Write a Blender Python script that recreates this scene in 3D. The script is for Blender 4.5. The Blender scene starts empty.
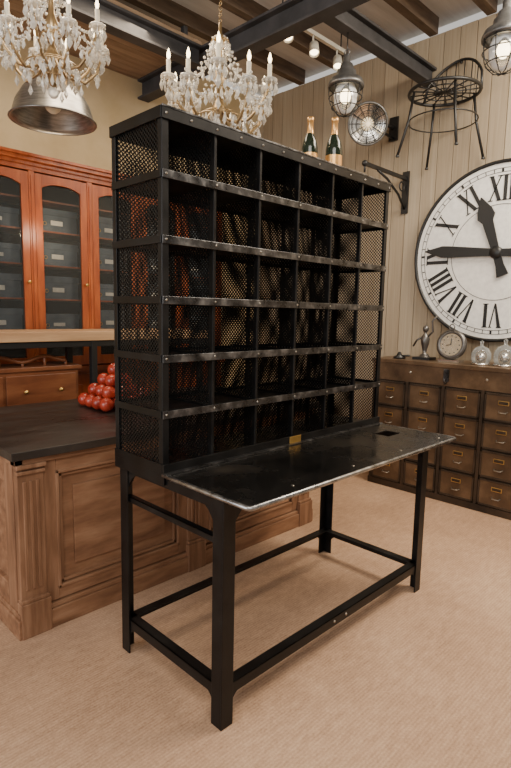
import bpy, random
from math import *
from mathutils import Vector, Matrix
random.seed(4)
S=bpy.context.scene
# ---------------------------------------------------------------- materials
def mat(name):
    m=bpy.data.materials.new(name); m.use_nodes=True
    nt=m.node_tree; b=nt.nodes["Principled BSDF"]; return m,nt,b
def N(nt,t,**k):
    n=nt.nodes.new(t)
    for a,v in k.items(): setattr(n,a,v)
    return n
def math_(nt,op,a,b=None,c=None):
    n=N(nt,"ShaderNodeMath",operation=op)
    for i,v in enumerate((a,b,c)):
        if v is None: continue
        if isinstance(v,(int,float)): n.inputs[i].default_value=v
        else: nt.links.new(v,n.inputs[i])
    return n.outputs[0]
def ramp(nt,fac,stops):
    r=N(nt,"ShaderNodeValToRGB"); e=r.color_ramp.elements
    while len(e)<len(stops): e.new(0.5)
    for i,(p,c) in enumerate(stops): e[i].position=p; e[i].color=(*c,1)
    nt.links.new(fac,r.inputs[0]); return r.outputs[0]
def coords(nt,scale=(1,1,1)):
    tc=N(nt,"ShaderNodeTexCoord"); mp=N(nt,"ShaderNodeMapping"); mp.inputs["Scale"].default_value=scale
    nt.links.new(tc.outputs["Object"],mp.inputs[0]); return mp.outputs[0]
def noise(nt,vec,scale,detail=4,rough=.6):
    n=N(nt,"ShaderNodeTexNoise"); n.inputs["Scale"].default_value=scale; n.inputs["Detail"].default_value=detail; n.inputs["Roughness"].default_value=rough
    nt.links.new(vec,n.inputs[0]); return n.outputs[0]
def bump(nt,b,h,strength=.3,dist=.01):
    n=N(nt,"ShaderNodeBump"); n.inputs["Strength"].default_value=strength; n.inputs["Distance"].default_value=dist
    nt.links.new(h,n.inputs["Height"]); nt.links.new(n.outputs[0],b.inputs["Normal"])
def noisy(name,stops,scale=5,stretch=(1,1,1),rough=.5,metal=0,bmp=.0,detail=5,rrange=None):
    m,nt,b=mat(name); v=coords(nt,stretch); f=noise(nt,v,scale,detail)
    nt.links.new(ramp(nt,f,stops),b.inputs["Base Color"])
    b.inputs["Roughness"].default_value=rough; b.inputs["Metallic"].default_value=metal
    if rrange:
        mr=N(nt,"ShaderNodeMapRange"); nt.links.new(f,mr.inputs[0]); mr.inputs[1].default_value=.3; mr.inputs[2].default_value=.7
        mr.inputs[3].default_value=rrange[0]; mr.inputs[4].default_value=rrange[1]; nt.links.new(mr.outputs[0],b.inputs["Roughness"])
    if bmp: bump(nt,b,f,bmp,.004)
    return m
def plain(name,c,rough=.5,metal=0,emit=0,trans=0,ior=1.45):
    return_m,nt,b=mat(name); v=coords(nt); f=noise(nt,v,30,2)
    lo=tuple(x*.85 for x in c)
    nt.links.new(ramp(nt,f,[(.3,lo),(.7,c)]),b.inputs["Base Color"])
    b.inputs["Roughness"].default_value=rough; b.inputs["Metallic"].default_value=metal
    if emit: b.inputs["Emission Color"].default_value=(*c,1); b.inputs["Emission Strength"].default_value=emit
    if trans: b.inputs["Transmission Weight"].default_value=trans; b.inputs["IOR"].default_value=ior
    return return_m
M={}
M['steel']=noisy("blackened_steel",[(.3,(.006,.006,.007)),(.62,(.016,.0155,.0155)),(.85,(.05,.046,.042))],9,rough=.4,metal=.6,bmp=.08,rrange=(.28,.5))
M['edge']=noisy("worn_steel_edge",[(.25,(.025,.025,.026)),(.52,(.085,.085,.088)),(.75,(.30,.30,.305))],16,rough=.33,metal=.9,rrange=(.2,.45))
M['nose']=noisy("polished_desk_edge",[(.25,(.12,.12,.12)),(.52,(.30,.30,.30)),(.75,(.5,.5,.5))],16,rough=.3,metal=.95,rrange=(.18,.4))
M['desk']=noisy("worn_steel_top",[(.3,(.006,.006,.006)),(.55,(.014,.013,.012)),(.78,(.060,.048,.036))],4,rough=.3,metal=.5,detail=9,rrange=(.12,.38))
M['rivet']=plain("rivet_metal",(.40,.37,.32),.3,.9)
M['brass']=plain("brass",(.65,.42,.13),.3,.9)
M['brown']=noisy("rusty_sheet_metal",[(.25,(.055,.032,.018)),(.5,(.12,.073,.040)),(.75,(.22,.14,.08))],6,rough=.4,metal=.4,bmp=.15,detail=8)
M['brownd']=noisy("dark_rusty_metal",[(.3,(.024,.016,.010)),(.7,(.07,.045,.027))],7,rough=.5,metal=.4,bmp=.1)
M['oak']=noisy("weathered_oak",[(.25,(.12,.052,.024)),(.5,(.24,.118,.060)),(.75,(.36,.205,.118))],3.2,(1.2,6,6),rough=.6,bmp=.15,detail=8)
M['oakv']=noisy("weathered_oak_upright",[(.25,(.11,.048,.022)),(.5,(.22,.108,.055)),(.75,(.34,.19,.11))],3.2,(9,9,1.0),rough=.6,bmp=.15,detail=8)
M['ctop']=noisy("dark_counter_top",[(.3,(.012,.010,.009)),(.6,(.028,.023,.020)),(.8,(.08,.064,.052))],3,(1,4,1),rough=.4,rrange=(.25,.5))
M['mahog']=noisy("mahogany",[(.25,(.15,.028,.008)),(.5,(.31,.066,.016)),(.75,(.47,.125,.032))],3,(5,5,1),rough=.35,detail=6)
M['walnut']=noisy("brown_chest_wood",[(.25,(.09,.028,.012)),(.5,(.18,.060,.024)),(.75,(.28,.11,.045))],3,(1,5,5),rough=.35,detail=6)
M['pine']=noisy("light_bench_wood",[(.3,(.36,.20,.10)),(.7,(.56,.36,.20))],3,(1,8,8),rough=.5)
M['loft']=noisy("loft_deck_wood",[(.3,(.18,.115,.065)),(.7,(.33,.23,.15))],3,(1,8,8),rough=.7)
M['dark']=plain("dark_interior",(.02,.013,.010),.8)
M['box']=noisy("blue_grey_archive_box",[(.3,(.045,.06,.075)),(.7,(.11,.14,.165))],8,rough=.6)
M['paper']=plain("paper_label",(.75,.72,.62),.8)
M['white']=plain("clock_enamel",(.92,.91,.87),.3)
M['black']=plain("black_paint",(.012,.012,.012),.4)
M['cream']=noisy("cream_plaster",[(.3,(.46,.35,.19)),(.7,(.60,.48,.30))],2,rough=.9)
M['ceil']=noisy("pale_ceiling_boards",[(.3,(.54,.51,.46)),(.7,(.68,.65,.60))],2,(1,10,1),rough=.9)
M['beam']=noisy("dark_beam",[(.3,(.022,.022,.025)),(.7,(.058,.056,.060))],6,rough=.6)
M['joist']=noisy("joist_wood",[(.3,(.07,.045,.03)),(.7,(.16,.11,.07))],5,(1,6,6),rough=.7)
M['red']=noisy("red_glaze",[(.35,(.26,.018,.010)),(.7,(.52,.065,.03))],14,rough=.25)
M['alu']=noisy("brushed_aluminium",[(.3,(.20,.19,.18)),(.7,(.40,.39,.37))],12,(1,1,8),rough=.32,metal=.85)
M['zinc']=noisy("galvanised",[(.3,(.12,.12,.12)),(.7,(.28,.28,.28))],14,rough=.4,metal=.8)
M['silver']=plain("silvered_metal",(.72,.70,.66),.18,.95)
M['bronze']=plain("bronze_chandelier",(.42,.30,.16),.3,.8)
M['pewter']=plain("dark_pewter",(.16,.15,.14),.35,.8)
M['candle']=plain("candle_sleeve",(.85,.78,.62),.5)
M['bottle']=plain("dark_green_bottle",(.012,.022,.012),.08)
M['foil']=plain("gold_foil",(.75,.42,.15),.35,.8)
M['bulb']=plain("lit_bulb",(1,.80,.48),.4,emit=9)
M['bulbw']=plain("lit_lamp_glass",(1,.80,.50),.4,emit=1.3)
def crystal(name,tint,rough=.02,mixf=.45):
    m,nt,b=mat(name); b.inputs["Base Color"].default_value=(*tint,1); b.inputs["Roughness"].default_value=rough
    b.inputs["Metallic"].default_value=.15; b.inputs["IOR"].default_value=1.6
    tr=N(nt,"ShaderNodeBsdfTransparent"); mx=N(nt,"ShaderNodeMixShader")
    fr=N(nt,"ShaderNodeFresnel"); fr.inputs[0].default_value=1.7
    f=math_(nt,'ADD',fr.outputs[0],mixf)
    nt.links.new(f,mx.inputs[0]); nt.links.new(tr.outputs[0],mx.inputs[1]); nt.links.new(b.outputs[0],mx.inputs[2])
    nt.links.new(mx.outputs[0],nt.nodes["Material Output"].inputs[0]); return m
M['crystal']=crystal("crystal_glass",(.97,.93,.85),.02,.40)
M['glass']=crystal("clear_glass",(.9,.92,.92),.02,.02)
M['pane']=crystal("cabinet_glass",(.35,.38,.38),.03,.03)
def perf(name,rad):
    m,nt,b=mat(name); tc=N(nt,"ShaderNodeTexCoord"); sx=N(nt,"ShaderNodeSeparateXYZ"); nt.links.new(tc.outputs["Object"],sx.inputs[0])
    P=.0165; u=math_(nt,'ADD',sx.outputs[0],sx.outputs[1]); v=sx.outputs[2]
    def cell(off):
        a=math_(nt,'DIVIDE',u,P); a=math_(nt,'ADD',a,off); a=math_(nt,'FRACT',math_(nt,'ADD',a,50)); a=math_(nt,'SUBTRACT',a,.5)
        c=math_(nt,'DIVIDE',v,P); c=math_(nt,'ADD',c,off); c=math_(nt,'FRACT',math_(nt,'ADD',c,50)); c=math_(nt,'SUBTRACT',c,.5)
        return math_(nt,'ADD',math_(nt,'MULTIPLY',a,a),math_(nt,'MULTIPLY',c,c))
    d=math_(nt,'MINIMUM',cell(0),cell(.5)); hole=math_(nt,'LESS_THAN',d,rad**2)
    b.inputs["Base Color"].default_value=(.007,.007,.007,1); b.inputs["Metallic"].default_value=.5; b.inputs["Roughness"].default_value=.45
    tr=N(nt,"ShaderNodeBsdfTransparent"); mx=N(nt,"ShaderNodeMixShader"); nt.links.new(hole,mx.inputs[0]); nt.links.new(b.outputs[0],mx.inputs[1]); nt.links.new(tr.outputs[0],mx.inputs[2])
    nt.links.new(mx.outputs[0],nt.nodes["Material Output"].inputs[0]); return m
M['perf']=perf("perforated_sheet",.275); M['perfb']=perf("perforated_sheet_fine",.215)
def sisal():
    m,nt,b=mat("woven_sisal"); v=coords(nt)
    big=noise(nt,v,.9,5); fine=noise(nt,v,110,3); mid=noise(nt,coords(nt,(1,3,1)),14,5)
    w=N(nt,"ShaderNodeTexWave",wave_type='BANDS',bands_direction='Y'); w.inputs["Scale"].default_value=26; w.inputs["Distortion"].default_value=2.5; w.inputs["Detail"].default_value=2; w.inputs["Detail Scale"].default_value=6
    nt.links.new(v,w.inputs[0])
    k=math_(nt,'ADD',math_(nt,'MULTIPLY',fine,.35),math_(nt,'MULTIPLY',w.outputs[1],.08)); k=math_(nt,'ADD',k,math_(nt,'MULTIPLY',big,.50)); k=math_(nt,'ADD',k,math_(nt,'MULTIPLY',mid,.30))
    nt.links.new(ramp(nt,k,[(.42,(.25,.145,.085)),(.62,(.44,.275,.170)),(.84,(.64,.44,.29))]),b.inputs["Base Color"])
    b.inputs["Roughness"].default_value=.8; bump(nt,b,k,.4,.005); return m
M['floor']=sisal()
def planks():
    m,nt,b=mat("weathered_planks"); tc=N(nt,"ShaderNodeTexCoord"); sx=N(nt,"ShaderNodeSeparateXYZ"); nt.links.new(tc.outputs["Object"],sx.inputs[0])
    idx=math_(nt,'FLOOR',math_(nt,'DIVIDE',math_(nt,'ADD',sx.outputs[1],4.5),.13))
    wn=N(nt,"ShaderNodeTexWhiteNoise",noise_dimensions='1D'); nt.links.new(idx,wn.inputs["W"])
    g=noise(nt,coords(nt,(20,20,.5)),3,8)
    k=math_(nt,'ADD',math_(nt,'MULTIPLY',g,.72),math_(nt,'MULTIPLY',wn.outputs[0],.28))
    nt.links.new(ramp(nt,k,[(.15,(.27,.205,.13)),(.5,(.39,.315,.22)),(.85,(.51,.435,.32))]),b.inputs["Base Color"])
    b.inputs["Roughness"].default_value=.8; bump(nt,b,g,.2,.004); return m
M['planks']=planks()
# ---------------------------------------------------------------- mesh builder
class B:
    def __init__(s): s.v=[];s.f=[];s.m=[];s.mats=[];s.sm=[];s.T=None
    def mi(s,k):
        if k not in s.mats: s.mats.append(k)
        return s.mats.index(k)
    def add(s,vs,fs,k,smooth=False):
        o=len(s.v)
        for p in vs:
            p=Vector(p)
            if s.T is not None: p=s.T@p
            s.v.append(p)
        i=s.mi(k)
        for f in fs: s.f.append([a+o for a in f]); s.m.append(i); s.sm.append(smooth)
    def box(s,x0,x1,y0,y1,z0,z1,k):
        vs=[(x,y,z) for x in (x0,x1) for y in (y0,y1) for z in (z0,z1)]
        s.add(vs,[(0,1,3,2),(4,6,7,5),(0,4,5,1),(2,3,7,6),(0,2,6,4),(1,5,7,3)],k)
    def quad(s,pts,k): s.add(pts,[tuple(range(len(pts)))],k)
    def frame(s,d):
        d=Vector(d).normalized(); a=Vector((0,0,1)) if abs(d.z)<.9 else Vector((1,0,0))
        u=d.cross(a).normalized(); return u,d.cross(u)
    def tube(s,pts,r,k,n=8,rs=None,cap=True):
        pts=[Vector(p) for p in pts]; vs=[];fs=[]; u=None
        for i,p in enumerate(pts):
            d=(pts[min(i+1,len(pts)-1)]-pts[max(i-1,0)]).normalized()
            if u is None: u,_=s.frame(d)
            u=(u-d*u.dot(d)).normalized(); w=d.cross(u)
            rr=rs[i] if rs else r
            for j in range(n):
                a=2*pi*j/n; vs.append(p+(u*cos(a)+w*sin(a))*rr)
        for i in range(len(pts)-1):
            for j in range(n):
                fs.append((i*n+j,i*n+(j+1)%n,(i+1)*n+(j+1)%n,(i+1)*n+j))
        if cap: fs.append(tuple(range(n))[::-1]); fs.append(tuple((len(pts)-1)*n+j for j in range(n)))
        s.add(vs,fs,k,True)
    def lathe(s,prof,c,k,n=24,axis=(0,0,1)):
        c=Vector(c); ax=Vector(axis).normalized(); u,w=s.frame(ax); vs=[];fs=[]
        for r,h in prof:
            for j in range(n):
                a=2*pi*j/n; vs.append(c+ax*h+(u*cos(a)+w*sin(a))*max(r,1e-4))
        for i in range(len(prof)-1):
            for j in range(n): fs.append((i*n+j,i*n+(j+1)%n,(i+1)*n+(j+1)%n,(i+1)*n+j))
        s.add(vs,fs,k,True)
    def ball(s,c,r,k,n=14,sz=1):
        m=n//2; s.lathe([(r*sin(pi*i/m),-r*sz*cos(pi*i/m)) for i in range(m+1)],c,k,n)
    def ring(s,c,R,r,k,axis=(0,0,1),n=32,m=8):
        c=Vector(c); u,w=s.frame(axis); ax=Vector(axis).normalized(); vs=[];fs=[]
        for i in range(n):
            a=2*pi*i/n; d=u*cos(a)+w*sin(a)
            for j in range(m):
                b=2*pi*j/m; vs.append(c+d*(R+r*cos(b))+ax*(r*sin(b)))
        for i in range(n):
            for j in range(m): fs.append((i*m+j,((i+1)%n)*m+j,((i+1)%n)*m+(j+1)%m,i*m+(j+1)%m))
        s.add(vs,fs,k,True)
    def drop(s,c,r,h,k):
        x,y,z=c; a=random.random()*3
        vs=[(x,y,z),(x,y,z-h)]+[(x+r*cos(a+2*pi*i/5),y+r*sin(a+2*pi*i/5),z-h*.62) for i in range(5)]
        fs=[(0,2+i,2+(i+1)%5) for i in range(5)]+[(1,2+(i+1)%5,2+i) for i in range(5)]
        s.add(vs,fs,k)
    def done(s,name,bevel=0):
        me=bpy.data.meshes.new(name); me.from_pydata([tuple(v) for v in s.v],[],s.f)
        for k in s.mats: me.materials.append(M[k])
        for p,i,sm in zip(me.polygons,s.m,s.sm): p.material_index=i; p.use_smooth=sm
        me.update(); o=bpy.data.objects.new(name,me); S.collection.objects.link(o)
        if bevel:
            b=o.modifiers.new("bevel","BEVEL"); b.width=bevel; b.segments=2; b.limit_method='ANGLE'; b.angle_limit=radians(50)
        return o
# ---------------------------------------------------------------- room
XW=3.10; YB=2.98; ZC=3.56
b=B(); b.box(-4.5,XW+.1,-4.5,YB+.1,-.1,0,'floor'); b.done("floor")
b=B(); b.box(-4.5,XW+.15,YB,YB+.12,0,ZC,'cream'); b.done("wall_back")
b=B(); b.box(XW+.02,XW+.14,-4.5,YB,0,ZC,'brownd')
y=-4.5
while y<YB-.001:
    y1=min(y+.13,YB); o=random.uniform(0,.005)
    b.box(XW+o,XW+.03,y+.0025,y1-.0025,0,ZC,'planks'); y+=.13
b.done("wall_right",.001)
b=B(); b.box(-4.5,XW+.14,-4.5,YB+.12,ZC+.12,ZC+.2,'ceil')
b.done("ceiling")
for i,yy in enumerate([-3.4,-2.6,-1.8,-1.0,-.25,.15,.6,1.05,1.5,1.95,2.4]):
    b=B(); b.box(-4.5,XW,yy-.035,yy+.035,ZC,ZC+.12,'joist'); b.done("trim_%d"%(i+1))
def ibeam(b,p0,p1,h,w,k):
    (x0,y0),(x1,y1)=p0[:2],p1[:2]; z=p0[2]
    t=.018
    if abs(x1-x0)>abs(y1-y0):
        b.box(x0,x1,y0-w/2,y0+w/2,z-t,z,k); b.box(x0,x1,y0-w/2,y0+w/2,z-h,z-h+t,k); b.box(x0,x1,y0-t/2,y0+t/2,z-h+t,z-t,k)
    else:
        b.box(x0-w/2,x0+w/2,y0,y1,z-t,z,k); b.box(x0-w/2,x0+w/2,y0,y1,z-h,z-h+t,k); b.box(x0-t/2,x0+t/2,y0,y1,z-h+t,z-t,k)
b=B(); ibeam(b,(1.68,-4.5,3.32),(1.68,YB,3.32),.16,.11,'beam'); ibeam(b,(1.74,1.05,3.31),(XW,1.05,3.31),.13,.09,'beam'); ibeam(b,(-4.5,2.15,3.31),(1.62,2.15,3.31),.14,.10,'beam')
for yy in (-3.4,-1.8,-.25,1.05,2.4): b.box(1.66,1.70,yy-.02,yy+.02,3.32,ZC,'beam')
yy=2.11
while yy<YB-.02:
    b.box(-4.4,1.62,yy,min(yy+.135,YB-.005),3.312,3.34,'loft'); yy+=.14
b.done("steel_ceiling_beam",.003)
# ---------------------------------------------------------------- sorting rack + desk
W=1.382; YR=.322; YK=.637; H=2.02; T=.80
Z=[T,1.01,1.205,1.405,1.605,1.815,H]
b=B()
a=.026;t=.004
def angle(b,x,y,sx,sy,z0,z1,a,t,k):
    xs=sorted((x,x+sx*a)); ys=sorted((y,y+sy*t)); b.box(*xs,*ys,z0,z1,k)
    xs=sorted((x,x+sx*t)); ys=sorted((y+sy*t,y+sy*a)); b.box(*xs,*ys,z0,z1,k)
for x,sx in((0,1),(W,-1)):
    for yy,sy in((YR,1),(YK,-1)): angle(b,x,yy,sx,sy,T+.001,H,a,t,'steel')
for x in (.006,W-.006): b.quad([(x,YR+.004,T),(x,YK-.004,T),(x,YK-.004,H),(x,YR+.004,H)],'perf')
b.quad([(.004,YK-.006,T),(W-.004,YK-.006,T),(W-.004,YK-.006,H),(.004,YK-.006,H)],'perfb')
col=[W*i/6 for i in range(7)]
for x in col[1:-1]:
    b.quad([(x,YR+.008,T),(x,YK-.008,T),(x,YK-.008,H),(x,YR+.008,H)],'perfb')
    b.box(x-.006,x+.006,YR+.002,YR+.022,T,H,'steel'); b.box(x-.003,x+.003,YK-.03,YK-.008,T,H,'steel')
for i,z in enumerate(Z):
    if 0<i<6:
        b.box(.006,W-.006,YR+.004,YK-.008,z-.0015,z+.0015,'steel')
        b.box(-.001,W+.001,YR-.005,YR,z-.014,z+.013,'edge')
        for x in (-.004,W):
            b.box(x,x+.004,YR+.004,YK-.002,z-.013,z+.013,'steel')
        b.box(.0,W,YK,YK+.004,z-.013,z+.013,'steel')
        for xx in col[1:-1]:
            b.box(xx-.003,xx+.003,YR+.022,YK-.03,z,z+.012,'steel')
        for x in col: b.lathe([(.0045,0),(.004,.003),(.001,.0038)],(min(max(x,.012),W-.012),YR-.005,z),'rivet',8,(0,-1,0))
b.box(-.004,W+.004,YR-.004,YK+.004,H-.003,H+.001,'steel')
b.box(-.004,W+.004,YR-.007,YR-.001,H-.036,H+.004,'steel'); b.box(-.004,W+.004,YR-.009,YR-.001,H-.001,H+.006,'edge')
b.box(-.006,0,YR,YK+.004,H-.034,H+.004,'steel'); b.box(W,W+.006,YR,YK+.004,H-.034,H+.004,'steel'); b.box(0,W,YK,YK+.005,H-.034,H+.004,'steel')
for x in [W*i/12 for i in range(13)]: b.lathe([(.005,0),(.004,.003),(.001,.0042)],(min(max(x,.012),W-.012),YR-.007,H-.018),'rivet',8,(0,-1,0))
for yy in (YR+.015,YK-.02): b.tube([(.012,yy,H),(.012,yy,H+.006)],.007,'rivet',6)
b.box(-.004,W+.004,YR-.010,YR,T,T+.034,'steel'); b.box(-.004,W+.004,YR-.030,YR-.008,T,T+.005,'edge')
b.box(-.005,0,YR,YK,T,T+.034,'steel')
b.box(.66,.735,YR-.013,YR-.009,T+.004,T+.034,'brass')
X0,X1,Y0,Y1=0.0,1.375,-.113,.640
hx0,hx1,hy0,hy1=1.14,1.25,.11,.19
for (xa,xb,ya,yb) in ((X0,hx0,Y0,Y1),(hx1,X1,Y0,Y1),(hx0,hx1,Y0,hy0),(hx0,hx1,hy1,Y1)): b.box(xa,xb,ya,yb,T-.006,T,'desk')
b.box(hx0-.002,hx1+.002,hy0-.002,hy1+.002,T-.05,T-.045,'black')
b.tube([(X0,YR,T-.006),(X0,Y0+.012,T-.006),(X0+.004,Y0+.004,T-.006),(X0+.012,Y0,T-.006),(X1-.012,Y0,T-.006),(X1-.004,Y0+.004,T-.006),(X1,Y0+.012,T-.006),(X1,Y1,T-.006)],.0085,'nose',10)
b.box(X0-.003,X0+.004,YR-.01,Y1,T-.04,T,'steel')
for x in (.25,.6,.95,1.3): 
    b.lathe([(.006,0),(.004,.0015),(.001,.002)],(x,Y0+.05,T),'rivet',8)
LX,LD=1.335,.608
for x,sx in((0,1),(LX,-1)):
    for yy,sy in((0,1),(LD,-1)):
        angle(b,x,yy,sx,sy,0,T-.006,.052,.006,'steel')
        for z0,gw,gh in((T-.05,.05,.06),(.108,.03,.032)):
            e=.006
            yy2=yy+sy*e; xx2=x+sx*e
            cur=[(.05,0),(.05+gw,0),(.05+gw*.6,-gh*.25),(.05+gw*.2,-gh*.65),(.05,-gh)]
            g=[(x+sx*q,yy2,z0+h) for q,h in cur]
            b.quad(g,'steel'); b.quad([(p[0],p[1]+sy*.004,p[2]) for p in g],'steel')
            g=[(xx2,yy+sy*q,z0+h) for q,h in cur]
            b.quad(g,'steel'); b.quad([(p[0]+sx*.004,p[1],p[2]) for p in g],'steel')
for z0,z1 in((.105,.145),(T-.052,T-.006)):
    for yy,sy in((0.006,1),(LD-.006,-1)):
        ys=sorted((yy,yy+sy*.005)); b.box(.02,LX-.02,*ys,z0,z1,'steel')
        ys=sorted((yy,yy+sy*.04)); b.box(.02,LX-.02,*ys,z1-.005,z1,'steel')
    for x,sx in((.006,1),(LX-.006,-1)):
        xs=sorted((x,x+sx*.005)); b.box(*xs,.02,LD-.02,z0,z1,'steel')
        xs=sorted((x,x+sx*.04)); b.box(*xs,.02,LD-.02,z1-.005,z1,'steel')
b.box(.010,.016,.02,LD-.02,.63,.652,'steel'); b.box(.010,.035,.02,LD-.02,.648,.652,'steel')
for x in (.62,.70): b.lathe([(.006,0),(.005,.003),(.001,.004)],(x,.006,.125),'rivet',8,(0,-1,0))
b.done("postal_sorting_desk",.0012)
# ---------------------------------------------------------------- oak shop counter
b=B()
cx0,cx1,cy0,cy1,ch=-.27,1.62,.955,2.0,.80
b.box(cx0+.02,cx1-.02,cy0+.02,cy1-.02,0,ch-.03,'oak')
b.box(cx0-.02,cx1+.02,cy0-.03,cy1,ch-.035,ch,'ctop')
b.box(cx0-.005,cx1+.005,cy0-.012,cy0+.03,ch-.06,ch-.035,'oak')
b.box(cx0-.005,cx0+.03,cy0-.012,cy1,ch-.06,ch-.035,'oak')
b.box(cx0-.015,cx1+.015,cy0-.022,cy1,0,.085,'oak'); b.box(cx0-.007,cx1+.007,cy0-.012,cy1,.085,.105,'oak')
def pil(x0,x1):
    b.box(x0,x1,cy0-.006,cy0+.03,.105,ch-.06,'oakv')
    b.box(x0-.008,x1+.008,cy0-.028,cy0+.02,0,.15,'oakv'); b.box(x0-.004,x1+.004,cy0-.022,cy0+.02,.15,.165,'oakv')
    b.box(x0-.004,x1+.004,cy0-.018,cy0+.02,ch-.10,ch-.085,'oakv'); b.box(x0-.006,x1+.006,cy0-.024,cy0+.02,ch-.075,ch-.058,'oakv')
    n=3; w=(x1-x0-.03)/n
    for i in range(n): b.box(x0+.015+i*w+.006,x0+.015+(i+1)*w-.006,cy0-.012,cy0,.2,ch-.13,'oakv')
pil(-.265,-.155); pil(.60,.70); pil(1.50,1.61)
def panel(x0,x1,z0,z1):
    m=.055
    b.box(x0,x0+m,cy0,cy0+.03,z0,z1,'oakv'); b.box(x1-m,x1,cy0,cy0+.03,z0,z1,'oakv')
    b.box(x0+m,x1-m,cy0,cy0+.03,z1-m,z1,'oak'); b.box(x0+m,x1-m,cy0,cy0+.03,z0,z0+m,'oak')
    q=.018
    for k,(dd,yo) in enumerate(((0,-.006),(q,.006))):
        a0,a1,c0,c1=x0+m+dd-.004,x1-m-dd+.004,z0+m+dd-.004,z1-m-dd+.004
        for bx in ((a0,a0+.014,c0,c1),(a1-.014,a1,c0,c1)): b.box(bx[0],bx[1],cy0+yo,cy0+.028,bx[2],bx[3],'oakv')
        for bx in ((a0,a1,c0,c0+.014),(a0,a1,c1-.014,c1)): b.box(bx[0],bx[1],cy0+yo,cy0+.028,bx[2],bx[3],'oak')
    b.box(x0+m+.08,x1-m-.08,cy0+.008,cy0+.028,z0+m+.08,z1-m-.08,'oak')
panel(-.155,.60,.11,ch-.06); panel(.70,1.50,.11,ch-.06)
b.box(cx0,cx0+.03,cy0+.03,cy0+.12,.1,ch-.06,'oakv'); b.box(cx0,cx0+.03,cy1-.1,cy1,.1,ch-.06,'oakv')
b.box(cx0,cx0+.03,cy0+.12,cy1-.1,.1,.2,'oak'); b.box(cx0,cx0+.03,cy0+.12,cy1-.1,ch-.15,ch-.06,'oak')
b.done("oak_shop_counter",.003)
# ---------------------------------------------------------------- bookcase
b=B()
by=2.60; bt=2.40; bx0=-.80; pitch=.43; nb=7
posts=[.53+pitch*(i-3) for i in range(nb+1)]; bx0=posts[0]-.04; bx1=posts[-1]+.04
b.box(bx0,bx1,YB-.03,YB-.005,0,bt-.1,'dark'); b.box(bx0,bx0+.03,by+.03,YB-.03,0,bt-.1,'mahog'); b.box(bx1-.03,bx1,by+.03,YB-.03,0,bt-.1,'mahog')
b.box(bx0,bx1,by+.01,YB-.03,0,.9,'mahog'); b.box(bx0-.02,bx1+.02,by-.02,YB-.03,.9,.94,'mahog'); b.box(bx0-.02,bx1+.02,by-.01,YB-.03,0,.1,'mahog')
for (z0,z1,o) in ((bt-.10,bt-.07,.005),(bt-.07,bt-.045,.02),(bt-.045,bt-.02,.045),(bt-.02,bt,.06)): b.box(bx0-o,bx1+o,by-o,YB-.01,z0,z1,'mahog')
for i,x in enumerate(posts):
    b.box(x-.02,x+.02,by,by+.03,.94,bt-.10,'mahog')
    b.box(x-.008,x+.008,by-.008,by,.98,bt-.13,'mahog')
for i in range(nb):
    x0,x1=posts[i]+.022,posts[i+1]-.022; z0,z1=.95,bt-.11; fw_=.05
    b.box(x0,x0+fw_,by+.002,by+.026,z0,z1,'mahog'); b.box(x1-fw_,x1,by+.002,by+.026,z0,z1,'mahog')
    b.box(x0+fw_,x1-fw_,by+.002,by+.026,z0,z0+.07,'mahog')
    g=[];n=10;xa,xb=x0+fw_,x1-fw_;zt=z1
    top=[(xa+(xb-xa)*k/n, z1-.055-.035*(abs(2*k/n-1)**2.5)) for k in range(n+1)]
    for k in range(n):
        (p,zp),(q,zq)=top[k],top[k+1]
        b.add([(p,by+.002,zp),(q,by+.002,zq),(q,by+.002,zt),(p,by+.002,zt),(p,by+.026,zp),(q,by+.026,zq)],[(0,1,2,3),(0,4,5,1)],'mahog')
    b.quad([(xa,by+.014,z0+.07),(xb,by+.014,z0+.07),(xb,by+.014,z1-.06),(xa,by+.014,z1-.06)],'pane')
    for zs in (1.20,1.44,1.68,1.92,2.13):
        b.box(x0-.02,x1+.02,by+.05,YB-.04,zs-.012,zs,'mahog')
        if zs<2.1:
            hh=.165 if (i+int(zs*10))%3 else .13
            b.box(x0+.035,x1-.035,by+.10,YB-.08,zs,zs+hh,'box')
            b.box(x0+.030,x1-.030,by+.095,YB-.08,zs+hh*.72,zs+hh,'box')
            b.box((x0+x1)/2-.045,(x0+x1)/2+.045,by+.093,by+.096,zs+hh*.30,zs+hh*.5,'paper')
            b.ring(((x0+x1)/2-.09,by+.094,zs+hh*.35),.012,.003,'brass',(0,1,0),12,5)
    b.lathe([(.004,0),(.004,.012),(.012,.016),(.012,.024),(.001,.028)],(x1-.02,by+.002,1.55),'brass',10,(0,-1,0))
    b.box(x0,x1,by-.006,by+.012,.12,.88,'mahog'); b.box(x0+.07,x1-.07,by-.014,by-.004,.2,.8,'mahog')
b.done("mahogany_bookcase",.002)
# ---------------------------------------------------------------- bench behind counter + chest
b=B()
b.box(-.75,1.70,2.06,2.50,1.165,1.225,'pine')
for x in (-.65,.69,1.60):
    for yy in (2.09,2.44): b.box(x-.02,x+.02,yy-.02,yy+.02,0,1.165,'black')
for yy in (2.09,2.44): b.box(-.65,1.60,yy-.015,yy+.015,1.125,1.165,'black'); b.box(-.65,1.6,yy-.012,yy+.012,.12,.15,'black')
b.done("high_workbench",.003)
b=B()
x0,x1=-.35,.60
b.box(x0,x1,2.13,2.40,0,.98,'walnut'); b.box(x0-.02,x1+.02,2.115,2.41,.98,1.005,'walnut')
for r in range(4):
    for c in range(2):
        a0=x0+.02+c*(x1-x0-.02)/2; a1=a0+(x1-x0-.06)/2
        b.box(a0,a1,2.118,2.13,.08+r*.225,.08+r*.225+.2,'walnut')
        for q in (.25,.75): b.lathe([(.006,0),(.006,.01),(.014,.014),(.012,.024),(.001,.028)],(a0+(a1-a0)*q,2.118,.18+r*.225),'brass',10,(0,-1,0))
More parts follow.
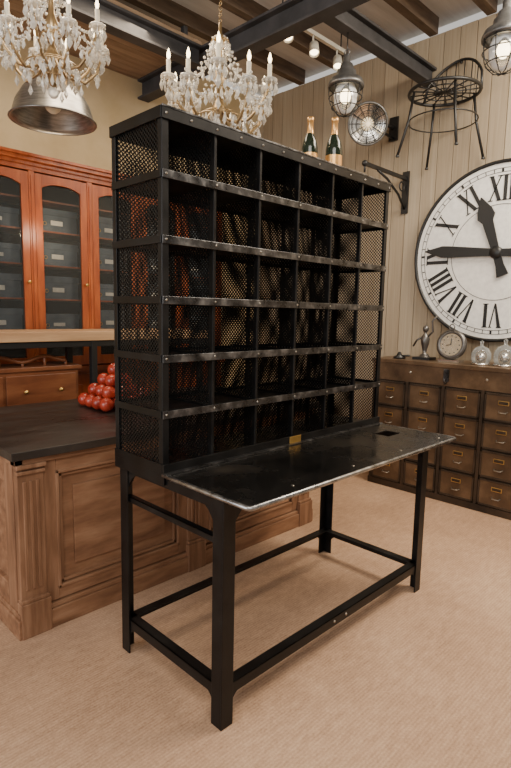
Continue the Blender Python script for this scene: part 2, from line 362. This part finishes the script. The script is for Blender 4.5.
pts=[(x0+.05+ (x1-x0-.1)*k/24,2.2,1.03+.035*sin(k/24*pi*3)**2) for k in range(25)]
b.tube(pts,.012,'walnut',8)
for k in range(0,25,4): b.tube([(pts[k][0],2.2,1.0),pts[k]],.009,'walnut',8)
b.done("wooden_drawer_chest",.002)
# ---------------------------------------------------------------- red balls
b=B(); r=.042
def pyr(cx,cy,n):
    for L in range(n):
        for i in range(n-L):
            for j in range(n-L):
                px,py,pz=cx+(i-(n-L-1)/2)*2*r+random.uniform(-.003,.003),cy+(j-(n-L-1)/2)*2*r,.80+r+L*r*1.42
                b.ball((px,py,pz),r,'red',14,.94)
pyr(.56,1.60,4); pyr(.60,1.36,2)
b.done("red_apple_pile")
# ---------------------------------------------------------------- steel drawer cabinet
b=B()
kx=2.655; ky1=1.17; ky0=-1.0; kh=1.03
b.box(kx+.012,XW-.008,ky0,ky1,.0,kh-.03,'brownd'); b.box(kx-.012,XW-.008,ky0-.01,ky1+.01,kh-.028,kh,'brown')
b.box(kx-.004,kx+.012,ky0,ky1,.0,.05,'brownd')
b.box(kx,kx+.012,ky0,ky1,.865,kh-.028,'brown')
cw=.29; n=7
for c in range(n):
    ya=ky1-.02-(c+1)*cw; yb=ya+cw
    if c<n: b.box(kx-.004,kx+.012,yb-.012,yb+.012,.05,.865,'brownd')
    for r_ in range(4):
        z0=.055+r_*.203; z1=z0+.19
        b.box(kx-.002,kx+.012,ya+.016,yb-.016,z0,z1,'brown')
        for (p,q,u,v) in ((ya+.016,yb-.016,z1-.012,z1),(ya+.016,yb-.016,z0,z0+.012),(ya+.016,ya+.028,z0,z1),(yb-.028,yb-.016,z0,z1)): b.box(kx-.008,kx,p,q,u,v,'brownd')
        ym=(ya+yb)/2
        b.box(kx-.005,kx,ym-.036,ym+.036,z0+.115,z0+.145,'brass'); b.box(kx-.008,kx-.004,ym-.031,ym+.031,z0+.12,z0+.14,'brownd')
        b.tube([(kx,ym-.03,z0+.07),(kx-.02,ym-.022,z0+.064),(kx-.02,ym+.022,z0+.064),(kx,ym+.03,z0+.07)],.0045,'rivet',6)
for c in range(n):
    ym=ky1-.02-c*cw
    b.lathe([(.012,0),(.010,.006),(.001,.009)],(kx,ym-.02,.94),'rivet',10,(-1,0,0))
for ym in (.55,-.1,-.7):
    b.box(kx-.012,kx,ym-.02,ym+.02,.90,.99,'edge'); b.ring((kx-.018,ym,.90),.018,.004,'edge',(0,1,0),14,6)
b.done("steel_drawer_cabinet",.002)
# ---------------------------------------------------------------- clock
b=B()
cy,cz,R=.41,1.845,.655
XF=XW-.055
ax=(-1,0,0)
b.lathe([(R*.995,-.055),(R,.0),(R+.004,.012),(R-.008,.018),(R-.018,.012),(R-.020,.002)],(XF,cy,cz),'black',72,ax)
b.lathe([(0,0),(R-.02,0)],(XF-.002,cy,cz),'white',72,ax)
def P(u,v,d=.005): return (XF-d,cy-u,cz+v)
def flatpoly(pts,k,d): b.quad([P(u,v,d) for u,v in pts],k)
def annulus(r0,r1,k,d,n=96):
    vs=[];fs=[]
    for i in range(n):
        a=2*pi*i/n; vs+= [P(r0*sin(a),r0*cos(a),d),P(r1*sin(a),r1*cos(a),d)]
    for i in range(n): j=(i+1)%n; fs.append((2*i,2*i+1,2*j+1,2*j))
    b.add(vs,fs,k)
annulus(R-.056,R-.052,'black',.004); annulus(R-.084,R-.080,'black',.004); annulus(.345,.349,'black',.004)
for i in range(60):
    a=2*pi*i/60; w=.008 if i%5==0 else .0028
    s_,c_=sin(a),cos(a); r0,r1=R-.084,R-.054
    flatpoly([(r0*s_-w*c_,r0*c_+w*s_),(r0*s_+w*c_,r0*c_-w*s_),(r1*s_+w*c_,r1*c_-w*s_),(r1*s_-w*c_,r1*c_+w*s_)],'black',.005)
def numeral(txt,ang):
    h=.18; r0=.372; wI=.044; wV=.10; wX=.10
    ws=[{'I':wI,'V':wV,'X':wX}[c] for c in txt]; tot=sum(ws); x=-tot/2
    def tr(p):
        u,v=p; v=v+r0; return (u*cos(ang)+v*sin(ang), -u*sin(ang)+v*cos(ang))
    def poly(pts): flatpoly([tr(p) for p in pts],'black',.0055)
    for c,w in zip(txt,ws):
        m=x+w/2; se=.007
        if c=='I':
            poly([(m-.013,0),(m+.013,0),(m+.013,h),(m-.013,h)]); poly([(m-.021,0),(m+.021,0),(m+.021,se),(m-.021,se)]); poly([(m-.021,h-se),(m+.021,h-se),(m+.021,h),(m-.021,h)])
        elif c=='V':
            poly([(m-.005,0),(m+.009,0),(m-.020,h),(m-.048,h)]); poly([(m-.002,0),(m+.006,0),(m+.040,h),(m+.030,h)])
            poly([(m-.052,h-se),(m-.014,h-se),(m-.014,h),(m-.052,h)]); poly([(m+.02,h-se),(m+.046,h-se),(m+.046,h),(m+.02,h)])
        else:
            poly([(m+.018,0),(m+.046,0),(m-.018,h),(m-.046,h)]); poly([(m-.042,0),(m-.032,0),(m+.042,h),(m+.032,h)])
            for zz in (0,h-se):
                poly([(m-.050,zz),(m-.014,zz),(m-.014,zz+se),(m-.050,zz+se)]); poly([(m+.012,zz),(m+.050,zz),(m+.050,zz+se),(m+.012,zz+se)])
        x+=w
for i,tx in enumerate(["XII","I","II","III","IIII","V","VI","VII","VIII","IX","X","XI"]): numeral(tx,2*pi*i/12)
def hand(ang,prof,d):
    def tr(u,v): return (u*cos(ang)+v*sin(ang), -u*sin(ang)+v*cos(ang))
    L=[tr(-w,l) for l,w in prof]; Rr=[tr(w,l) for l,w in prof]
    for i in range(len(prof)-1):
        q=[L[i],Rr[i],Rr[i+1],L[i+1]]
        vs=[P(u,v,d) for u,v in q]+[P(u,v,d-.006) for u,v in q]
        b.add(vs,[(0,1,2,3),(0,4,5,1),(1,5,6,2),(2,6,7,3),(3,7,4,0)],'black')
hand(radians(270+4),[(-.17,.040),(-.12,.030),(0,.026),(.08,.030),(.36,.044),(.42,.044),(.56,.004)],.030)
hand(radians(341),[(-.18,.044),(-.10,.030),(0,.028),(.06,.030),(.24,.040),(.28,.066),(.33,.055),(.43,.004)],.020)
b.lathe([(.045,0),(.045,.03),(.03,.04),(.001,.042)],(XF,cy,cz),'black',24,ax)
b.done("roman_numeral_wall_clock")
# ---------------------------------------------------------------- objects on the cabinet
b=B(); R2=.105
b.box(2.77,2.86,.52,.68,kh,kh+.02,'silver')
b.lathe([(R2,-.04),(R2+.008,-.02),(R2+.008,.0),(R2-.010,.014),(R2-.022,.004)],(2.80,.60,kh+.132),'pewter',36,(-1,0,.15))
b.lathe([(0,.002),(R2-.02,.002)],(2.80,.60,kh+.132),'silver',36,(-1,0,.15)); b.lathe([(0,-.038),(R2,-.038)],(2.80,.60,kh+.132),'pewter',36,(-1,0,.15))
for i in range(12):
    a=2*pi*i/12; b.ball((2.7965+.15*.065*cos(a),.60+.065*sin(a),kh+.132+.065*cos(a)),.005,'black',6)
b.tube([(2.795,.60,kh+.132),(2.802,.60,kh+.18)],.0025,'black',5); b.tube([(2.795,.60,kh+.132),(2.795,.635,kh+.125)],.0025,'black',5)
b.ring((2.80,.60,kh+.262),.02,.004,'pewter',(1,0,0),16,6); b.done("silver_desk_clock")
def cloche(name,x,y,s):
    b=B(); b.lathe([(0,0),(.065*s,0),(.068*s,.008),(.06*s,.016),(0,.018)],(x,y,kh),'silver',24)
    b.lathe([(.058*s,.016),(.068*s,.05*s),(.066*s,.085*s),(.045*s,.12*s),(.012*s,.135*s),(.008*s,.15*s),(.014*s,.165*s),(.001,.176*s)],(x,y,kh),'glass',24)
    b.ball((x,y,kh+.055*s),.034*s,'silver',14); b.done(name)
cloche("glass_cloche",2.80,.37,1.0); cloche("glass_cloche",2.84,.22,1.1); cloche("glass_cloche",2.82,.05,.9)
b=B(); x,y=2.86,.84
b.box(x-.06,x+.06,y-.07,y+.07,kh,kh+.02,'black')
b.lathe([(.045,0),(.03,.02),(.014,.03),(.018,.06),(.03,.10),(.034,.14),(.024,.17),(.010,.185),(.012,.195)],(x,y,kh+.02),'pewter',16)
b.ball((x,y,kh+.24),.024,'pewter',12,1.2)
b.tube([(x,y-.02,kh+.18),(x,y-.06,kh+.22),(x,y-.05,kh+.30),(x,y-.085,kh+.34)],.008,'pewter'); b.tube([(x,y+.02,kh+.18),(x,y+.07,kh+.15),(x,y+.10,kh+.10)],.008,'pewter')
b.done("bronze_figurine")
b=B(); x,y=2.76,1.0
b.lathe([(0,0),(.045,0),(.05,.012),(.02,.03),(.012,.05),(.001,.055)],(x,y,kh),'black',16); b.tube([(x,y,kh+.02),(x,y-.09,kh+.03)],.008,'black'); b.done("small_desk_stamp")
# ---------------------------------------------------------------- wall bracket
b=B(); y=1.22
b.box(XW-.014,XW-.002,y-.03,y+.03,2.22,2.56,'black'); b.box(2.48,XW-.014,y-.012,y+.012,2.49,2.515,'black')
b.tube([(XW-.014,y,2.26),(2.98,y,2.36),(2.80,y,2.45),(2.66,y,2.49)],.010,'black'); b.ring((3.03,y,2.43),.035,.006,'black',(0,1,0),20,6)
b.ball((2.48,y,2.503),.024,'black',12); b.tube([(2.48,y,2.50),(2.48,y,2.44)],.008,'black'); b.done("iron_wall_bracket")
# ---------------------------------------------------------------- wall spotlight
b=B(); c=Vector((2.70,1.36,2.87)); ax_=Vector((-.72,-.60,-.30)).normalized()
b.lathe([(.02,-.16),(.05,-.15),(.09,-.10),(.135,-.02),(.155,.0),(.16,.02),(.15,.03),(.145,.02)],c,'zinc',32,ax_)
b.lathe([(0,-.02),(.05,-.015),(.10,-.002),(.142,.012)],c,'silver',28,ax_); b.ball(c+ax_*.01,.04,'bulbw',14)
for rr in (.13,.095,.055): b.ring(c+ax_*(.045-.1*rr),rr,.003,'black',ax_,28,5)
u,w=b.frame(ax_)
for i in range(6):
    a=pi*i/6; d=u*cos(a)+w*sin(a); b.tube([c+ax_*.02-d*.15,c+ax_*.045,c+ax_*.02+d*.15],.003,'black',5)
b.tube([c-ax_*.14,c-ax_*.20,(3.0,1.36,2.93),(XW-.01,1.36,2.93)],.014,'black')
b.box(XW-.02,XW-.002,1.32,1.40,2.83,3.02,'black'); b.tube([(XW-.02,1.36,2.85),(2.95,1.36,2.86),(2.84,1.40,2.91)],.012,'black'); b.done("caged_wall_spotlight")
# ---------------------------------------------------------------- cage pendants
def cage(x,y,z,top,s,name):
    b=B()
    b.tube([(x,y,z+.22*s),(x,y,top)],.004,'black',6)
    b.lathe([(r_*s,h*s) for r_,h in [(.012,.24),(.022,.235),(.022,.20),(.04,.185),(.05,.15),(.062,.145),(.066,.105),(.105,.09),(.118,.06),(.118,.045),(.07,.05)]],(x,y,z),'zinc',28)
    b.lathe([(.062*s,.05*s),(.078*s,.0),(.072*s,-.06*s),(.05*s,-.10*s),(.001,-.12*s)],(x,y,z),'glass',20)
    b.ball((x,y,z-.01*s),.036*s,'bulb',14,1.25)
    for zz,rr in ((.04,.104),(-.02,.108),(-.08,.088)): b.ring((x,y,z+zz*s),rr*s,.0035*s,'black',(0,0,1),28,5)
    for i in range(8):
        a=2*pi*i/8; ca,sa=cos(a),sin(a)
        b.tube([(x+r_*s*ca,y+r_*s*sa,z+h*s) for r_,h in ((.11,.055),(.110,0),(.102,-.05),(.08,-.09),(.045,-.125),(.0,-.135))],.003*s,'black',5)
    b.ring((x,y,z+.26*s),.02*s,.004*s,'zinc',(1,0,0),14,5)
    return b.done(name)
cage(1.97,1.05,2.80,3.18,1.0,"caged_pendant_lamp")
cage(2.09,.09,2.83,ZC+.119,1.0,"caged_pendant_lamp")
# ---------------------------------------------------------------- dome pendant
b=B(); x,y,z=.475,2.12,2.50
b.lathe([(.02,.33),(.03,.32),(.032,.25),(.05,.24),(.11,.215),(.17,.165),(.215,.09),(.235,.02),(.25,.0),(.252,-.008),(.24,-.006),(.225,.02),(.2,.09),(.15,.16),(.08,.2),(.0,.21)],(x,y,z),'alu',48)
b.ring((x,y,z-.004),.25,.005,'zinc',(0,0,1),48,6); b.ball((x,y,z+.09),.05,'candle',14); b.tube([(x,y,z+.32),(x,y,3.17)],.005,'black',6); b.lathe([(.05,0),(.05,.02),(.02,.03)],(x,y,3.14),'black',16)
b.done("aluminium_dome_pendant")
# ---------------------------------------------------------------- chandeliers
def chandelier(x,y,z,s,top,n,name,seed,arm):
    random.seed(seed); b=B(); b.T=Matrix.Translation((x,y,z))@Matrix.Scale(s,4); k=.30; top=(top-z)/s
    b.lathe([(.0,-.26),(.018,-.25),(.03,-.22),(.012,-.18),(.035,-.14),(.05,-.10),(.03,-.06),(.014,-.02),(.025,.04),(.04,.08),(.02,.14),(.012,.22),(.03,.27),(.045,.29),(.012,.32),(.008,.38)],(0,0,0),arm,20)
    for i in range(int((top-.38)/.03)):
        b.ring((0,0,.39+i*.03),.011,.0028,'bronze',(1,0,0) if i%2 else (0,1,0),10,4)
    b.ball((0,0,-.29),.032,'crystal',12)
    for i in range(n):
        a=2*pi*i/n+.2; ca,sa=cos(a),sin(a); low=i%2
        K=k if not low else k*.93; dz=-.05 if low else .0
        rel=[(.03,-.10),(.09,-.17),(.18,-.16+dz),(.25,-.09+dz),(K,.0+dz),(K,.03+dz)]
        pts=[]
        for j in range(len(rel)-1):
            for t_ in range(4):
                f=t_/4; pts.append(((rel[j][0]*(1-f)+rel[j+1][0]*f)*ca,(rel[j][0]*(1-f)+rel[j+1][0]*f)*sa,rel[j][1]*(1-f)+rel[j+1][1]*f))
        pts.append((rel[-1][0]*ca,rel[-1][0]*sa,rel[-1][1]))
        b.tube(pts,.0085,arm,7)
        tx,ty,tz=pts[-1]
        b.lathe([(.006,-.01),(.03,.0),(.046,.012),(.044,.016),(.012,.008)],(tx,ty,tz),'crystal',14)
        b.lathe([(.0125,0),(.0135,.085),(.010,.09)],(tx,ty,tz+.01),'candle',10)
        b.lathe([(.004,0),(.010,.015),(.011,.028),(.006,.045),(.001,.06)],(tx,ty,tz+.10),'bulb',8)
        for q in range(9):
            aa=2*pi*q/9; b.ball((tx+.042*cos(aa),ty+.042*sin(aa),tz-.002),.006,'crystal',6); b.drop((tx+.042*cos(aa),ty+.042*sin(aa),tz-.008),.011,.055,'crystal')
        b.ball((tx,ty,tz-.03),.012,'crystal',8); b.drop((tx,ty,tz-.04),.02,.085,'crystal')
        for f_ in (.35,.6,.8):
            pq=pts[int(f_*len(pts))]; b.ball((pq[0],pq[1],pq[2]-.016),.008,'crystal',6); b.drop((pq[0],pq[1],pq[2]-.022),.015,.07,'crystal')
        for q in range(16):
            f=q/15; rr=.04+(K-.04)*f; zz=.29-.27*f-.10*sin(pi*f)
            b.ball((rr*ca,rr*sa,zz),.0095,'crystal',6)
            if q%3==1: b.drop((rr*ca,rr*sa,zz-.008),.010,.045,'crystal')
        a2=a+2*pi/n
        for q in range(11):
            f=q/10; px=tx*(1-f)+(k*cos(a2))*f; py=ty*(1-f)+(k*sin(a2))*f
            b.ball((px,py,tz-.01-.08*sin(pi*f)),.009,'crystal',6)
            if q%2==0 and 0<q<10: b.drop((px,py,tz-.02-.08*sin(pi*f)),.012,.055,'crystal')
    for (rr,zz,m_) in ((.05,.28,12),(.06,.02,12),(.10,-.12,16),(.15,-.15,18),(.06,-.2,12)):
        b.ring((0,0,zz),rr,.004,'bronze',(0,0,1),24,5)
        for q in range(m_): aa=2*pi*q/m_; b.drop((rr*cos(aa),rr*sin(aa),zz-.005),.013,.07,'crystal')
    return b.done(name)
chandelier(.144,1.40,2.61,.80,3.66,10,"crystal_chandelier",1,'bronze')
chandelier(1.05,1.25,2.60,.97,3.66,10,"crystal_chandelier",2,'bronze')
# ---------------------------------------------------------------- bottles on the rack
def bottle(x,y,s):
    b=B(); z=H+.002
    b.lathe([(0,0),(.040*s,0),(.042*s,.01*s),(.042*s,.13*s),(.035*s,.165*s),(.02*s,.2*s),(.016*s,.21*s)],(x,y,z),'bottle',24)
    b.lathe([(.0205*s,.195*s),(.0165*s,.215*s),(.015*s,.262*s),(.0175*s,.264*s),(.0175*s,.285*s),(.001,.29*s)],(x,y,z),'foil',20)
    b.lathe([(.0425*s,.05*s),(.0425*s,.10*s)],(x,y,z),'foil',24); b.done("champagne_bottle")
bottle(.96,.50,.88); bottle(1.08,.45,.94)
# ---------------------------------------------------------------- hanging wire chair
b=B(); cx,cyy,zs=2.84,.80,3.0
Rs=.25
b.ring((cx,cyy,zs),Rs,.012,'black',(0,0,1),36,7); b.ring((cx,cyy,zs),Rs*.6,.005,'black',(0,0,1),30,5); b.ring((cx,cyy,zs),Rs*.3,.005,'black',(0,0,1),24,5)
for i in range(8):
    a=pi*i/8; b.tube([(cx-Rs*cos(a),cyy-Rs*sin(a),zs),(cx+Rs*cos(a),cyy+Rs*sin(a),zs)],.005,'black',5)
for a in (45,135,225,315):
    a=radians(a); b.tube([(cx+.22*cos(a),cyy+.22*sin(a),zs),(cx+.25*cos(a),cyy+.25*sin(a),zs-.2),(cx+.32*cos(a),cyy+.32*sin(a),zs-.45)],.010,'black',7)
    b.lathe([(.014,0),(.014,.012)],(cx+.32*cos(a),cyy+.32*sin(a),zs-.46),'black',8)
b.ring((cx,cyy,zs-.2),.245,.005,'black',(0,0,1),30,5)
bp=[]
for k in range(17):
    t_=k/16; a=radians(-60+120*t_+0); h=.10+.20*sin(pi*t_)
    bp.append((cx+.24*cos(a)*.98,cyy+.26*sin(a),zs+h if 0<k<16 else zs))
b.tube(bp,.010,'black',7)
for k in range(3,14,2): b.tube([bp[k],(bp[k][0]-.01,bp[k][1],zs)],.004,'black',5)
b.tube([(cx+.235,cyy,zs+.28),(XW-.004,cyy,zs+.30)],.008,'black',6)
b.done("wrought_iron_garden_chair")
# ---------------------------------------------------------------- ceiling track
b=B(); b.box(1.9,2.7,1.60,1.63,3.46,3.49,'paper')
for x in (2.0,2.3,2.6):
    b.tube([(x,1.615,3.46),(x,1.615,3.41)],.008,'paper',6); b.lathe([(.0,.10),(.035,.09),(.04,0),(.036,0),(.03,.05)],(x,1.60,3.33),'paper',18,(.3,.3,.9)); b.lathe([(0,.02),(.034,.02)],(x,1.6,3.33),'bulb',14,(.3,.3,.9))
for x in (1.95,2.65): b.tube([(x,1.615,3.49),(x,1.615,ZC+.12)],.006,'black',5)
b.done("ceiling_track_light")
# ---------------------------------------------------------------- lights
def area(name,loc,target,size,power,color):
    l=bpy.data.lights.new(name,'AREA'); l.energy=power; l.color=color; l.shape='RECTANGLE'; l.size=size[0]; l.size_y=size[1]
    o=bpy.data.objects.new(name,l); S.collection.objects.link(o); o.location=loc
    o.rotation_euler=(Vector(target)-Vector(loc)).to_track_quat('-Z','Y').to_euler(); return o
area("ceiling_light_panel",(-1.2,-1.6,3.45),(.6,.2,.8),(2.2,1.4),105,(1,.95,.87))
area("ceiling_light_panel.001",(2.2,-1.0,3.45),(2.3,-.1,0),(1.2,1.2),150,(1,.87,.70))
area("ceiling_light_panel.002",(.6,1.7,3.25),(.5,1.9,0),(1.4,.4),28,(1,.82,.60))
area("shop_window_light",(-4.2,.6,2.0),(1.0,.8,1.0),(2.6,2.2),120,(.95,.97,1))
def pt(name,loc,p,c,r=.05):
    l=bpy.data.lights.new(name,'POINT'); l.energy=p; l.color=c; l.shadow_soft_size=r; o=bpy.data.objects.new(name,l); S.collection.objects.link(o); o.location=loc
pt("chandelier_glow",(.144,1.40,2.85),9,(1,.75,.45)); pt("chandelier_glow.001",(1.05,1.25,2.87),8,(1,.78,.5))
pt("bookcase_light",(.6,2.35,1.9),4,(1,.8,.55))
w=bpy.data.worlds.new("World"); S.world=w; w.use_nodes=True
w.node_tree.nodes["Background"].inputs[0].default_value=(1,.94,.87,1); w.node_tree.nodes["Background"].inputs[1].default_value=.68
# ---------------------------------------------------------------- camera
yaw,pit,rol=.7890,-.1326,.0204
fw=Vector((sin(yaw)*cos(pit),cos(yaw)*cos(pit),sin(pit))); r=Vector((cos(yaw),-sin(yaw),0)); u=r.cross(fw)
r2=r*cos(rol)+u*sin(rol); u2=-r*sin(rol)+u*cos(rol)
cd=bpy.data.cameras.new("camera"); co=bpy.data.objects.new("camera",cd); S.collection.objects.link(co)
co.matrix_world=Matrix(((r2.x,u2.x,-fw.x,-1.0611),(r2.y,u2.y,-fw.y,-1.1805),(r2.z,u2.z,-fw.z,1.3674),(0,0,0,1)))
cd.lens=532.576/768*36; cd.sensor_width=36; cd.sensor_fit='AUTO'; cd.clip_start=.05
S.camera=co
